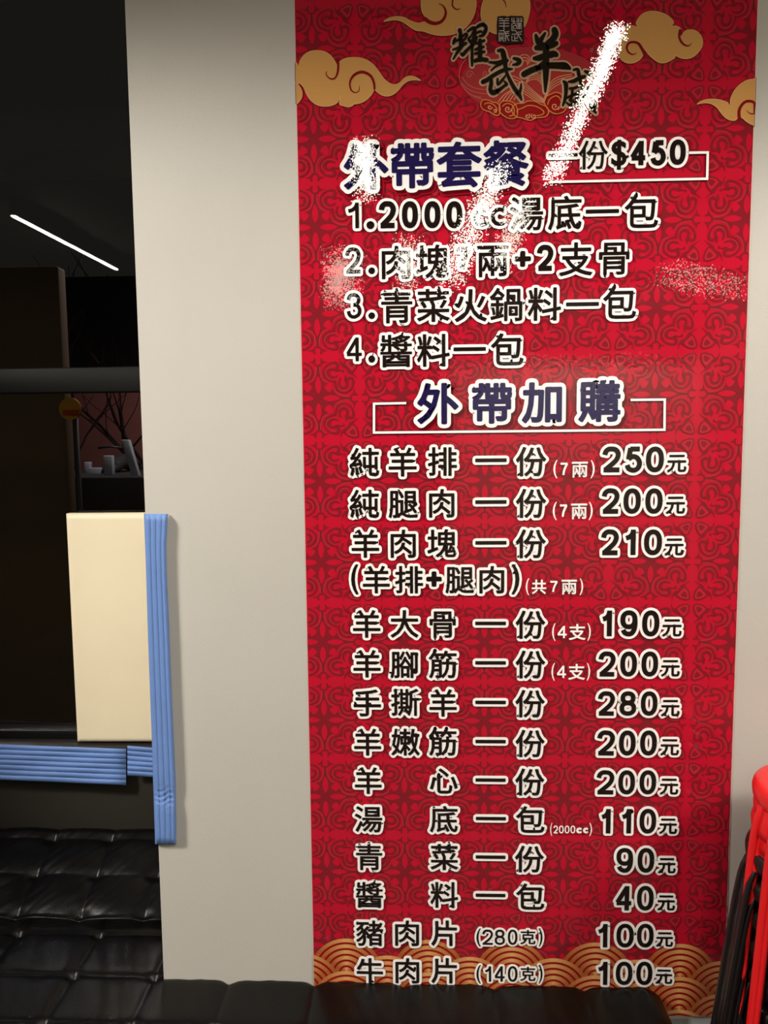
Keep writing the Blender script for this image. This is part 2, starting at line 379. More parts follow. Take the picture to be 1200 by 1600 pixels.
cloud([[(210, 245), (250, 232), (300, 237), (358, 256), (325, 215), (345, 160), (390, 105), (450, 75), (520, 65), (590, 75), (660, 100), (720, 140), (765, 195), (740, 238), (790, 238), (830, 255), (850, 285), (838, 330), (855, 370), (870, 330), (900, 298), (940, 285), (1000, 287), (1050, 315), (1090, 370), (1103, 430), (1090, 490), (1040, 560), (980, 605), (920, 622), (860, 618), (810, 598), (775, 574), (782, 604), (740, 635), (680, 665), (620, 672), (570, 655), (510, 610), (460, 560), (430, 520), (405, 580), (370, 630), (320, 662), (260, 675), (200, 665), (142, 620), (115, 510), (150, 375)]],
      [[(838, 290, 30), (828, 350, 28), (838, 400, 26), (870, 445, 22), (910, 470, 18), (950, 466, 12), (972, 435, 5)],
       [(426, 570, 40), (400, 520, 34), (355, 450, 30), (300, 428, 26), (240, 440, 26), (215, 490, 24), (230, 540, 20), (270, 570, 16), (310, 568, 10), (330, 552, 4)]],
      950, 10, 7.5, 'gold cloud right of the logo')
cloud([[(90, 532), (150, 485), (240, 455), (340, 445), (430, 450), (520, 470), (610, 505), (655, 580), (655, 480), (680, 390), (740, 280), (830, 190), (940, 125), (1040, 108), (1140, 106), (1150, 500), (1140, 890), (1060, 890), (990, 865), (920, 820), (860, 765), (800, 745), (770, 780), (740, 805), (690, 810), (620, 790), (550, 740), (490, 670), (440, 600), (380, 550), (310, 520), (230, 510), (150, 520)]],
      [[(812, 790, 54), (802, 700, 52), (815, 610, 50), (870, 525, 46), (940, 484, 46), (1030, 490, 42), (1085, 540, 38), (1098, 620, 30), (1070, 685, 24), (1015, 697, 18), (960, 670, 12), (935, 635, 6)]],
      1080, 115, 10.909, 'gold cloud at the right edge of the banner')

# wave border at the foot of the banner
wave = Print(.0026)
R_ = .0765
xs1 = [W2(x, 1470)[0] for x in (541, 673, 804, 935, 1063)]
zt1 = W2(800, 1470)[1] + .001
def gold(t): 
    a_ = (236, 176, 110); b_ = (176, 98, 48); t = min(1, max(0, t)); return tuple(a_[k] * (1 - t) + b_[k] * t for k in range(3))
step = (xs1[-1] - xs1[0]) / 4
row = 0
zc = zt1 - R_
xl, xr = BX0 + .0012, BX1 - .0018
while zc + R_ > BZ0 - .02:
    k0 = -2
    for k in range(-2, 8):
        xc = xs1[0] + (k + (.5 if row % 2 else 0)) * step
        if xc + R_ < BX0 or xc - R_ > BX1: continue
        dd = .0026 + row * .00035
        for ring in range(7):
            ro = R_ - ring * .0129; ri = ro - .0082
            for part, (r1, r0) in enumerate(((ro, ri), (ri, max(ro - .0129, 0)))):
                if r1 <= 0: continue
                N = 30
                for s in range(N):
                    a0 = math.pi * (-.05 + 1.1 * s / N); a1 = math.pi * (-.05 + 1.1 * (s + 1) / N)
                    pts = [(xc + r1 * math.cos(a0), zc + r1 * math.sin(a0)), (xc + r1 * math.cos(a1), zc + r1 * math.sin(a1)),
                           (xc + max(r0, 0) * math.cos(a1), zc + max(r0, 0) * math.sin(a1)), (xc + max(r0, 0) * math.cos(a0), zc + max(r0, 0) * math.sin(a0))]
                    if max(p[0] for p in pts) < xl or min(p[0] for p in pts) > xr: continue
                    pts = [(min(max(p[0], xl), xr), max(p[1], BZ0 + .0005)) for p in pts]
                    if max(p[1] for p in pts) - min(p[1] for p in pts) < 1e-6: continue
                    am = (a0 + a1) / 2
                    wave.poly(pts, gold(abs(am - math.pi / 2) * 1.05) if part == 0 else (156, 20, 24), dd)
    zc -= .0362; row += 1
wave.build('wave_border', banner, 'gold wave pattern with dark red rings')

# lettering ------------------------------------------------------------------
_g = {}
def glyph(ch):
    if ch in _g: return _g[ch]
    cu = bpy.data.curves.new('t', 'FONT'); cu.body = ch; cu.resolution_u = 3
    o = bpy.data.objects.new('t', cu); COL.objects.link(o); bpy.context.view_layer.update()
    me = bpy.data.meshes.new_from_object(o.evaluated_get(bpy.context.evaluated_depsgraph_get()))
    v = [(a.co.x, a.co.y) for a in me.vertices]; f = [tuple(p.vertices) for p in me.polygons]
    cnt = {}
    for p in f:
        for i in range(len(p)):
            e = (p[i], p[(i + 1) % len(p)]); k = (min(e), max(e)); cnt[k] = cnt.get(k, 0) + 1
    ed = [k for k, c in cnt.items() if c == 1]
    bpy.data.objects.remove(o); bpy.data.curves.remove(cu); bpy.data.meshes.remove(me)
    _g[ch] = (v, f, ed, min(a[0] for a in v), max(a[0] for a in v), min(a[1] for a in v), max(a[1] for a in v))
    return _g[ch]
def stamp(pr, ch, fx, fz, layers, shadow=None):
    """layers: list of (radius in metres, colour, depth); fx/fz: (scale, offset)"""
    v, f, ed, *_ = glyph(ch)
    V = [(fx[1] + a * fx[0], fz[1] + b * fz[0]) for a, b in v]
    for rad, col, dep in layers:
        if rad >= 0:
            for p in f: pr.poly([V[i] for i in p], col, dep)
        if rad > 0:
            used = set()
            for a_, b_ in ed:
                pr.ribbon([V[a_], V[b_]], 2 * rad, col, dep, cap=False)
                used.add(a_); used.add(b_)
            for a_ in used: pr.disc(V[a_], rad, col, dep, 8 if rad < .004 else 12)
def zh(pr, ch, px, py, em, layers, wide=1.0):   # a Chinese character centred at a place of the frame
    c = W2(px, py); s = em * PX
    if ch == '一':
        g = glyph(ch); s2 = s
        stamp(pr, ch, (s * wide, c[0] - .5 * s * wide), (s, c[1] - (g[5] + g[6]) / 2 * s), layers); return
    stamp(pr, ch, (s * wide, c[0] - .5 * s * wide), (s, c[1] - .38 * s), layers)
def fit(pr, ch, x0, x1, y0, y1, layers, inset=0.0):   # a sign fitted to its ink box
    if ch in DG:
        hgt = y1 - y0; digit(pr, ch, x0, x1, y0, y1, layers, (hgt * .14 if layers is LN else hgt * (.198 if hgt > 30 else .16))); return
    g = glyph(ch); a, b = W2(x0, (y0 + y1) / 2), W2(x1, (y0 + y1) / 2); t = W2((x0 + x1) / 2, y0); u = W2((x0 + x1) / 2, y1)
    r = max(0, layers[-1][0]) if inset is None else inset
    X0, X1, Z0, Z1 = a[0] + r, b[0] - r, u[1] + r, t[1] - r
    sx = (X1 - X0) / (g[4] - g[3]); sz = (Z1 - Z0) / (g[6] - g[5])
    stamp(pr, ch, (sx, X0 - g[3] * sx), (sz, Z0 - g[5] * sz), layers)
DG = {}
def _el(cx_, cy_, rx, ry, a0=0, a1=360, n=28, pw=.86):
    out = []
    for k in range(n + 1):
        a = math.radians(a0 + (a1 - a0) * k / n); c, s_ = math.cos(a), math.sin(a)
        out.append((cx_ + rx * math.copysign(abs(c) ** pw, c), cy_ + ry * math.copysign(abs(s_) ** pw, s_)))
    return out
DG['0'] = [_el(.5, .5, .5, .5)]
DG['1'] = [[(1, 0), (1, 1.0)], spline([(.98, 1.0), (.80, .86), (.45, .75), (0, .70)])]
DG['2'] = [spline([(.0, .72), (.07, .88), (.26, .985), (.5, 1), (.78, .965), (.96, .82), (.97, .66), (.84, .47), (.55, .28), (.22, .10), (.06, 0)]), [(-.08, 0), (1.09, 0)]]
DG['3'] = [spline([(.0, .76), (.1, .92), (.3, 1), (.55, 1), (.8, .94), (.92, .78), (.8, .60), (.45, .54)]), spline([(.45, .54), (.8, .5), (1, .3), (.9, .1), (.6, 0), (.3, 0), (.08, .1), (0, .26)])]
DG['4'] = [[(.74, 0), (.74, 1)], [(.70, 1), (0, .29)], [(-.06, .26), (1.1, .26)]]
DG['5'] = [[(1.0, 1), (.22, 1)], [(.26, 1.05), (.10, .50)], spline([(.10, .50), (.28, .60), (.52, .64), (.82, .56), (1, .34), (.92, .12), (.68, 0), (.4, -.01), (.12, .07), (0, .24)])]
DG['7'] = [[(-.06, 1), (1.04, 1)], spline([(.98, 1), (.7, .68), (.5, .36), (.40, -.02)])]
DG['8'] = [_el(.5, .77, .43, .23), _el(.5, .26, .5, .26)]
DG['9'] = [_el(.49, .67, .49, .33), spline([(.98, .70), (1, .48), (.93, .22), (.74, .04), (.45, 0), (.18, .06), (.04, .20)])]
def digit(pr, ch, x0, x1, y0, y1, layers, stem):
    a, b = W2(x0, (y0 + y1) / 2), W2(x1, (y0 + y1) / 2); t = W2((x0 + x1) / 2, y0); u = W2((x0 + x1) / 2, y1)
    w2 = stem * PX; bold = layers[-1][0]
    X0, X1, Z0, Z1 = a[0] + w2 / 2, b[0] - w2 / 2, u[1] + w2 * .45, t[1] - w2 * .45
    for rad, col, dep in layers:
        e = rad - bold
        for st in DG[ch]:
            q = [(X0 + p[0] * (X1 - X0), Z0 + p[1] * (Z1 - Z0)) for p in st]
            closed = (q[0][0] - q[-1][0]) ** 2 + (q[0][1] - q[-1][1]) ** 2 < 1e-10
            v = Vector(q[0]); d0 = (Vector(q[0]) - Vector(q[1])).normalized(); d1 = (Vector(q[-1]) - Vector(q[-2])).normalized()
            if not closed: q = [tuple(Vector(q[0]) + d0 * (w2 * .45 if len(q) == 2 and ch in '14' and abs(d0.x) < .3 else 0))] + q[1:]
            if not closed and len(st) == 2 and ch in '14' and abs(d1.x) < .3: q[-1] = tuple(Vector(q[-1]) + d1 * w2 * .45)
            if e <= 0: pr.ribbon(q, w2, col, dep, cap=False)
            else:
                pr.ribbon(q, w2 + 2 * e, col, dep, cap=False)
                if not closed:
                    for end, d in ((q[0], d0), (q[-1], d1)):
                        n = Vector((-d.y, d.x)); en = Vector(end)
                        for sg_ in (1, -1): pr.disc(tuple(en + n * sg_ * (w2 / 2)), e, col, dep, 10)
                        pr.poly([tuple(en + n * w2 / 2), tuple(en - n * w2 / 2), tuple(en - n * w2 / 2 + d * e), tuple(en + n * w2 / 2 + d * e)], col, dep)
                        for sg_ in (1, -1): pass
def L_item(bold=1.1, out=4.6): return [((bold + out) * PX * 1.0, WHITE, .0048), (bold * PX, INK, .0054)]
def L_small(b=.35): return [(b * PX, WHITE, .0054)]
LZ = L_item(.8, 4.3)
LD = L_item(2.1, 4.3)                            # bold digits
LN = L_item(.5, 4.3)                             # list numbers
LT = [(8.6 * PX, (60, 8, 16, .16), .0040), (2.7 * PX + 5.6 * PX, WHITE, .0048), (2.7 * PX, NAVY, .0054)]
def done(pr, name='text_line', label=None): return pr.build(name, banner, label)

# heading
h = Print(.005)
def title(pr, ch, px, py, em):
    c = W2(px + 3, py + 4); s = em * PX
    for rad, off, al in ((11, 1, .17), (9, 2, .22), (7, 3, .25)):
        g = glyph(ch); v, f, ed = g[:3]
        V = [(c[0] - .5 * s + a * s + off * .4 * PX, c[1] - .38 * s + b * s - off * .5 * PX) for a, b in v]
        dep = .0036 + off * .0002
        sh = (70, 6, 14)
        # soft printed shadow: one flat outline for each step
        col = tuple(RED[k] * (1 - al * 1.6 * off / 1.5) + sh[k] * al * 1.6 * off / 1.5 for k in range(3))
        for p in f: pr.poly([V[i] for i in p], col, dep)
        used = set()
        for a_, b_ in ed:
            pr.ribbon([V[a_], V[b_]], 2 * rad * PX, col, dep, cap=False); used.add(a_); used.add(b_)
        for a_ in used: pr.disc(V[a_], rad * PX, col, dep, 12)
    zh(pr, ch, px, py, em, [(8.0 * PX, WHITE, .0048), (1.9 * PX, NAVY, .0054)])
for ch, x, y in (('外', 572, 262), ('帶', 644, 260), ('套', 717, 259), ('餐', 790, 257)): title(h, ch, x, y, 70)
done(h, 'heading', 'large navy heading with thick white outline')
h = Print(.005)
for ch, x, y in (('外', 684, 631), ('帶', 768, 630), ('加', 848, 629), ('購', 936, 627)): title(h, ch, x, y, 66)
done(h, 'heading', 'navy heading in the white frame')
def frame(pts, wd=3.6):
    pr = Print(.0044); q = [W2(*p) for p in pts]; r = wd * PX / 2
    for i in range(len(q) - 1):
        a, b = Vector(q[i]), Vector(q[i + 1]); t = (b - a).normalized(); n = Vector((-t.y, t.x)) * r
        a = a - t * r; b = b + t * r
        for col, e, d in (((110, 12, 22), .0010, .0040), (WHITE, 0, .0044)):
            n2 = n.normalized() * (r + e); a2, b2 = a - t * e, b + t * e
            pr.poly([tuple(a2 + n2), tuple(a2 - n2), tuple(b2 - n2), tuple(b2 + n2)], col, d)
    pr.build('frame_line', banner, 'thin white frame line')
frame([(1077, 240), (1104.5, 239.5), (1103.5, 280.5), (860, 285.5)])
frame([(633, 630), (584.5, 631), (584.5, 676), (1037, 671.5), (1037.5, 624.5), (986, 625)])
# price of the set
h = Print(.005)
zh(h, '一', 879, 244, 46, LN); zh(h, '份', 926, 243.5, 45, LN)
fit(h, '$', 954, 978, 220, 267, L_item(1.1, 4.3), .0014); fit(h, '4', 983, 1009, 222, 260, LD, .0026)
fit(h, '5', 1015, 1039, 221, 259.5, LD, .0026); fit(h, '0', 1045, 1070, 220, 259, LD, .0026); done(h)
DI = .0026; NI = .0012
h = Print(.005)
fit(h, '1', 542, 561, 318, 358, LN, NI); fit(h, '.', 574, 584, 348, 358, LD, .001)
for ch, x0, x1 in (('2', 592, 619), ('0', 628, 653), ('0', 663, 688), ('0', 697, 722)): fit(h, ch, x0, x1, 316, 357.5, LD, DI)
fit(h, 'c', 738, 760, 326, 356, LN, NI); fit(h, 'c', 766, 788, 325, 355, LN, NI)
for ch, x, y in (('湯', 822, 335), ('底', 882, 334), ('包', 1001, 332)): zh(h, ch, x, y, 53, LZ)
zh(h, '一', 940, 331.5, 53, LZ); done(h)
h = Print(.005)
fit(h, '2', 540, 564, 388, 428, LN, NI); fit(h, '.', 577, 585, 420, 428, LD, .001)
for ch, x, y in (('肉', 619, 411), ('塊', 675, 409.5), ('兩', 769.5, 408), ('支', 899, 406), ('骨', 958.5, 404)): zh(h, ch, x, y, 53, LZ)
fit(h, '7', 711, 736, 387, 424, LD, DI); fit(h, '+', 803, 829, 393, 418, LD, DI); fit(h, '2', 838, 864, 384, 424, LD, DI); done(h)
h = Print(.005)
fit(h, '3', 542, 565, 459, 498, LN, NI); fit(h, '.', 577, 585, 490, 498, LD, .001)
for ch, x, y in (('青', 620, 480), ('菜', 677, 478), ('火', 735, 478), ('鍋', 791, 476.5), ('料', 850, 476), ('包', 967, 474)): zh(h, ch, x, y, 53, LZ)
zh(h, '一', 909, 476, 53, LZ); done(h)
h = Print(.005)
fit(h, '4', 541, 566, 528, 565, LN, NI); fit(h, '.', 577, 585, 557, 566, LD, .001)
for ch, x, y in (('醬', 619, 549), ('料', 677, 548), ('包', 792, 547)): zh(h, ch, x, y, 53, LZ)
zh(h, '一', 733.5, 546, 53, LZ); done(h)

def yuan(pr, x0, x1, y0, y1):
    zh(pr, '元', (x0 + x1) / 2, (y0 + y1) / 2, (x1 - x0) * 1.03, L_item(.8, 3.8))
def price(pr, digits, y0, y1, yx0, yx1, yy0, yy1):
    for ch, x0, x1 in digits: fit(pr, ch, x0, x1, y0, y1, LD, DI)
    yuan(pr, yx0, yx1, yy0, yy1)
def note(pr, parts, y0, y1, b=.5):               # small white note in brackets: (char, x0, x1[, kind])
    for ch, x0, x1 in parts:
        yc = (y0 + y1) / 2
        if ch in '()': fit(pr, ch, x0, x1, y0 - 1, y1 + 1, L_small(.15), 0)
        elif ch in '0123456789c': fit(pr, ch, x0, x1, y0 + 3 if ch != 'c' else y0 + 6, y1 - 3, L_small(1.0), .0012)
        else: zh(pr, ch, (x0 + x1) / 2, yc, (x1 - x0) * 1.06, L_small(b))
EM = 48
def item(chars, one, last, pr_args, nt=None, nb=None):
    pr = Print(.005)
    for ch, x, y in chars: zh(pr, ch, x, y, EM, LZ)
    if one: zh(pr, '一', one[0], one[1], 52, LZ)
    if last: zh(pr, last[0], last[1], last[2], EM + 1, LZ)
    if nt: note(pr, *nt)
    if nb:
        for ch, x0, x1 in nb[0]:
            if ch in '()': fit(pr, ch, x0, x1, nb[1] - 2, nb[2] + 3, L_item(.3, 3.2), .0004)
            elif ch.isdigit(): fit(pr, ch, x0, x1, nb[1], nb[2], L_item(1.3, 3.4), .0016)
            else: zh(pr, ch, (x0 + x1) / 2, (nb[1] + nb[2]) / 2, (x1 - x0) * 1.05, L_item(.5, 3.4))
    if pr_args: price(pr, *pr_args)
    done(pr)
item((('純', 570, 722), ('羊', 629, 722), ('排', 691, 721)), (766.5, 719), ('份', 829, 721),
     ((('2', 940, 969), ('5', 975, 1002), ('0', 1008, 1036)), 698, 737.5, 1041, 1071, 710, 736), ((('(', 864, 870), ('7', 874, 887), ('兩', 892, 918), (')', 922, 928)), 720, 746))
item((('純', 570, 787), ('腿', 630, 787), ('肉', 690, 786)), (766.5, 784), ('份', 829, 786),
     ((('2', 939, 967), ('0', 973, 1000), ('0', 1007, 1034)), 763, 802, 1039, 1069, 775, 801), ((('(', 863, 869), ('7', 873, 886), ('兩', 891, 917), (')', 919, 925)), 785, 811))
item((('羊', 571, 849), ('肉', 630, 849), ('塊', 690, 848.5)), (766.5, 847.5), ('份', 828.5, 849),
     ((('2', 938, 966), ('1', 973, 992), ('0', 1005, 1033)), 827, 866.5, 1037, 1067, 840, 866))
h = Print(.005)
fit(h, '(', 549, 560, 881, 928, L_item(1.2, 4), .0014); fit(h, ')', 799, 811, 881, 928, L_item(1.2, 4), .0014)
for ch, x in (('羊', 588), ('排', 639), ('腿', 718), ('肉', 768)): zh(h, ch, x, 905, 47, LZ)
fit(h, '+', 666, 690, 892, 916, LD, DI)
note(h, (('(', 821, 826), ('共', 830, 853), ('7', 858, 871), ('兩', 876, 901), (')', 905, 910)), 904, 928); done(h)
item((('羊', 573, 974), ('大', 632, 974), ('骨', 691.5, 974)), (766, 973), ('份', 828, 975),
     ((('1', 937, 955), ('9', 968, 995), ('0', 1002, 1029)), 953, 993, 1033, 1064, 966, 992), ((('(', 862, 867), ('4', 870, 885), ('支', 888, 914), (')', 917, 922)), 974, 999))
item((('羊', 573.5, 1036), ('腳', 632.5, 1037), ('筋', 692, 1037)), (766, 1034.5), ('份', 828, 1037),
     ((('2', 934, 961), ('0', 968, 994), ('0', 1001, 1027)), 1017, 1055.5, 1031, 1061, 1029, 1055), ((('(', 861, 866), ('4', 869, 884), ('支', 887, 913), (')', 916, 921)), 1036, 1061))
item((('手', 574, 1097), ('撕', 633, 1096), ('羊', 692, 1097)), (766, 1096), ('份', 827.5, 1098),
     ((('2', 933, 960), ('8', 967, 993), ('0', 1000, 1026)), 1079, 1116.5, 1031, 1061, 1091, 1117))
item((('羊', 574.5, 1158), ('嫩', 633.5, 1158), ('筋', 692, 1158)), (766, 1157), ('份', 827.5, 1160),
     ((('2', 932, 960), ('0', 966, 992), ('0', 999, 1025)), 1140, 1178.5, 1030, 1060, 1152, 1178))
item((('羊', 575.5, 1218), ('心', 693, 1218)), (766, 1217), ('份', 827, 1220),
     ((('2', 931, 959), ('0', 965, 991), ('0', 998, 1024)), 1202, 1239, 1029, 1059, 1213.5, 1239))
item((('湯', 576, 1278), ('底', 693.5, 1278)), (766.5, 1277), ('包', 828, 1279),
     ((('1', 936, 953), ('1', 968, 985), ('0', 998, 1024)), 1262, 1300, 1028, 1057, 1275.5, 1300.5),
     ((('(', 859, 862), ('2', 864, 871), ('0', 872.5, 880), ('0', 881.5, 889), ('0', 890.5, 898), ('c', 899.5, 908), ('c', 910, 918), (')', 920, 924)), 1285, 1303))
item((('青', 577, 1337), ('菜', 694, 1337)), (766, 1337), ('份', 826.5, 1340),
     ((('9', 962, 988), ('0', 995, 1021)), 1323, 1361, 1026, 1055, 1337, 1362))
item((('醬', 577.5, 1396), ('料', 694, 1396)), (766, 1396.5), ('包', 828, 1399),
     ((('4', 960, 987), ('0', 994, 1020)), 1382, 1420, 1025, 1054, 1395, 1420))
item((('豬', 578, 1455.5), ('肉', 636, 1455.5), ('片', 695, 1455.5)), None, None,
     ((('1', 931, 948), ('0', 962, 989), ('0', 994, 1020)), 1441, 1477.5, 1023, 1051, 1452, 1477),
     None, ((('(', 744, 751), ('2', 753, 770), ('8', 772.5, 788.5), ('0', 793, 808), ('克', 811.5, 837), (')', 841, 847)), 1450, 1473.5))
item((('牛', 578, 1514), ('肉', 636.5, 1514), ('片', 695, 1514)), None, None,
     ((('1', 931, 948), ('0', 961, 987), ('0', 993, 1018)), 1500, 1536, 1022, 1050, 1510, 1535),
     None, ((('(', 744, 751), ('1', 756, 767), ('4', 772, 788.5), ('0', 793, 808), ('克', 811.5, 837), (')', 841, 847)), 1507, 1531))

# logo: line-art emblem, brush characters, seal ------------------------------------
em_ = Print(.0030)
LG = (244, 176, 130); LG2 = (214, 112, 98)
def eline(pts, wd=1.3, col=LG, d=.0038, closed=False, sp=True):
    q = spline(pts, closed, 4) if sp else list(pts)
    if closed: q = q + q[:1]
    em_.ribbon([W2(700 + p[0] / 4.615, 70 + p[1] / 4.615) for p in q], wd * PX, col, d, cap=False)
def efill(pts, col, d): em_.tri_fill([W2(700 + p[0] / 4.615, 70 + p[1] / 4.615) for p in spline(pts, True, 3)], col, d)
efill([(600 + 505 * math.cos(t) , 265 + 245 * math.sin(t)) for t in [2 * math.pi * k / 16 for k in range(16)]], (178, 56, 62), .0031)
efill([(600 + 400 * math.cos(t) , 290 + 210 * math.sin(t)) for t in [2 * math.pi * k / 16 for k in range(16)]], (182, 58, 56), .0032)
eline([(125, 110), (90, 170), (80, 230), (95, 290), (130, 340), (190, 380), (250, 400)], 1, LG2)
eline([(100, 240), (140, 290), (200, 320), (270, 330)], 1, LG2); eline([(90, 280), (150, 330), (230, 355), (300, 360)], 1, LG2); eline([(105, 310), (160, 365), (240, 385)], 1, LG2)
def spiral(cx0, cy0, r, turns=1.6, ph=0, s=1, wd=1.2, col=LG):
    eline([(cx0 + r * (1 - k / 16) * math.cos(ph + s * turns * 2 * math.pi * k / 16), cy0 + r * (1 - k / 16) * math.sin(ph + s * turns * 2 * math.pi * k / 16)) for k in range(15)], wd, col)
spiral(155, 222, 30, 1.6, 0, -1, 1, LG2); spiral(268, 215, 20, 1.5, 2, 1, 1, LG2); spiral(1035, 45, 18, 1.5, 1, 1, .9, LG2); spiral(1040, 110, 18, 1.5, 2, 1, .9, LG2); spiral(1065, 150, 20, 1.2, 0, 1, .9, LG2)
for k in range(5):                                # swelling waves
    o = k * 21
    eline([(440, 225 + o), (500, 245 + o), (560, 290 + o * .9), (620, 345 + o * .7), (690, 400 + o * .3)], 1.2, (232, 160, 120))
for k in range(4):
    eline([(690, 420 - k * 8), (730, 340 - k * 18), (800, 290 - k * 18), (890, 262 - k * 14)], 1.2, (232, 160, 120))
    eline([(560, 285 - k * 4), (590, 262 - k * 14), (640, 258 - k * 14), (680, 300 - k * 20)], 1.1, (232, 160, 120))
for k in range(5): eline([(360 + k * 28, 420 - k * 4), (400 + k * 28, 370 - k * 6), (450 + k * 25, 335 - k * 6)], 1.1, LG)
for k in range(3): eline([(505 + k * 14, 120 + k * 16), (530 + k * 6, 82 + k * 20), (575 - k * 4, 86 + k * 20), (592 - k * 10, 130 + k * 12)], 1.1, LG)
CF = (160, 28, 28)
def ecloud(pts, inner, sp):
    efill(pts, CF, .0034); eline(pts, 1.15, (240, 160, 84), .0040, True); eline(inner, 1.2, (240, 160, 84), .0040)
    for s_ in sp: spiral(*s_)
ecloud([(235, 430), (250, 405), (290, 405), (320, 420), (350, 425), (372, 450), (372, 490), (360, 515), (330, 510), (300, 490), (265, 480), (240, 460)],
       [(260, 435), (290, 425), (330, 440), (350, 470), (345, 495)], [(300, 455, 18, 1.3, 0, 1), (335, 480, 14, 1.2, 2, -1)])
ecloud([(370, 440), (390, 415), (430, 412), (470, 425), (490, 450), (500, 490), (490, 530), (450, 540), (410, 525), (385, 505), (368, 480)],
       [(390, 450), (420, 430), (460, 440), (475, 475), (470, 510), (440, 520)], [(430, 470, 26, 1.5, 0, 1)])
ecloud([(692, 420), (700, 385), (740, 362), (775, 350), (810, 360), (835, 400), (850, 450), (830, 490), (780, 505), (740, 490), (710, 460)],
       [(715, 440), (730, 400), (775, 375), (805, 395), (815, 440), (790, 475)], [(768, 450, 28, 1.5, 0, 1)])
ecloud([(460, 490), (468, 450), (500, 430), (540, 428), (575, 412), (625, 415), (665, 435), (710, 455), (722, 490), (705, 522), (660, 532), (630, 535), (595, 552), (560, 545), (530, 535), (490, 525)],
       [(500, 500), (498, 478), (535, 462), (575, 445), (625, 448), (670, 470), (690, 495), (670, 512), (635, 518)], [(570, 520, 20, 1.4, -1, 1), (617, 520, 20, 1.4, 4, -1)])
em_.build('logo_emblem', banner, 'fine gold line drawing of waves and clouds')
def brush(name, ox, oy, sc, strokes, label):
    pr = Print(.0046)
    for st in strokes:
        q = crop_pts(spline(st, False, 4), ox, oy, sc)
        pts = [p[:2] for p in q]; wd = [max(p[2], .0004) for p in q]
        for add, col, d in ((6.2 * PX, (226, 176, 150), .0042), (3.8 * PX, (206, 178, 142), .0045), (1.6 * PX, (120, 92, 70), .0048), (0, (36, 28, 22), .0052)):
            ww = [x + add for x in wd]; pr.ribbon(pts, ww, col, d)
            for p, x in zip(pts[::2], ww[::2]): pr.disc(p, x / 2, col, d, 10)
    pr.build(name, banner, label)
LOGO = 'black brush character of the logo with pale outline'
brush('logo_character', 700, 30, 17.143, [
    [(310, 330, 90), (330, 420, 80), (335, 560, 100), (360, 700, 130), (330, 800, 90), (240, 930, 65), (140, 1100, 30)],
    [(185, 560, 60), (160, 640, 80), (140, 690, 50)], [(230, 620, 50), (330, 540, 50), (460, 440, 60), (500, 470, 60), (450, 560, 60), (400, 620, 50)],
    [(130, 850, 40), (200, 830, 50), (300, 790, 70), (400, 720, 80), (480, 680, 60)],
    [(520, 370, 40), (620, 300, 70), (700, 280, 80), (710, 400, 90), (690, 550, 100), (640, 650, 90)], [(540, 560, 50), (620, 480, 40), (660, 380, 40)],
    [(560, 600, 70), (650, 690, 90)], [(760, 260, 60), (850, 200, 80), (950, 190, 80), (1010, 270, 80), (980, 380, 90), (920, 470, 70), (840, 490, 50)],
    [(740, 420, 50), (850, 370, 60), (900, 380, 50)], [(760, 520, 60), (700, 680, 80), (560, 810, 70), (470, 900, 80), (390, 990, 80), (350, 960, 50)],
    [(640, 650, 80), (640, 900, 60), (640, 1100, 70), (640, 1280, 40)], [(850, 600, 80), (850, 850, 110), (850, 1120, 110)],
    [(760, 690, 50), (860, 650, 70), (960, 610, 60)], [(730, 850, 60), (860, 800, 70), (940, 780, 60)], [(720, 960, 60), (860, 930, 70), (960, 910, 60)],
    [(720, 1150, 90), (860, 1110, 100), (1030, 1130, 100)]], LOGO)
brush('logo_character', 745, 70, 15, [
    [(500, 170, 60), (590, 170, 90), (620, 280, 110), (650, 400, 100), (665, 550, 80), (700, 700, 60), (780, 880, 70), (880, 1060, 80), (980, 1190, 80), (1040, 1320, 30)],
    [(980, 1180, 70), (1020, 1060, 50), (1030, 940, 20)], [(290, 440, 40), (400, 450, 60), (500, 460, 100), (600, 430, 100), (700, 400, 70)],
    [(330, 630, 30), (420, 550, 40), (540, 490, 50)], [(140, 900, 90), (240, 850, 90), (380, 750, 80), (540, 660, 80), (680, 610, 80), (820, 600, 30)],
    [(330, 830, 60), (330, 950, 80), (310, 1080, 80), (380, 1150, 110), (520, 1080, 70), (640, 990, 60), (690, 950, 60), (620, 870, 20)],
    [(480, 830, 40), (490, 960, 50), (600, 840, 50), (690, 720, 20)], [(860, 350, 50), (960, 380, 80), (990, 430, 90), (940, 480, 70), (840, 500, 30)]], LOGO)
brush('logo_character', 810, 40, 13.333, [
    [(355, 230, 50), (390, 340, 90), (430, 400, 100), (520, 450, 110)], [(545, 190, 40), (470, 310, 80), (430, 400, 80)],
    [(740, 120, 110), (760, 210, 120), (700, 320, 120), (600, 420, 130), (560, 480, 120)], [(370, 490, 90), (520, 480, 110), (700, 430, 110), (780, 400, 80)],
    [(320, 710, 60), (420, 700, 110), (560, 660, 120), (720, 620, 120), (780, 640, 80)],
    [(110, 1040, 110), (260, 960, 110), (450, 890, 100), (620, 860, 110), (820, 860, 120), (960, 870, 130), (1060, 920, 50)],
    [(570, 450, 120), (565, 700, 120), (565, 900, 120), (560, 1150, 90), (550, 1400, 30)], [(420, 840, 15), (500, 790, 40)]], LOGO)
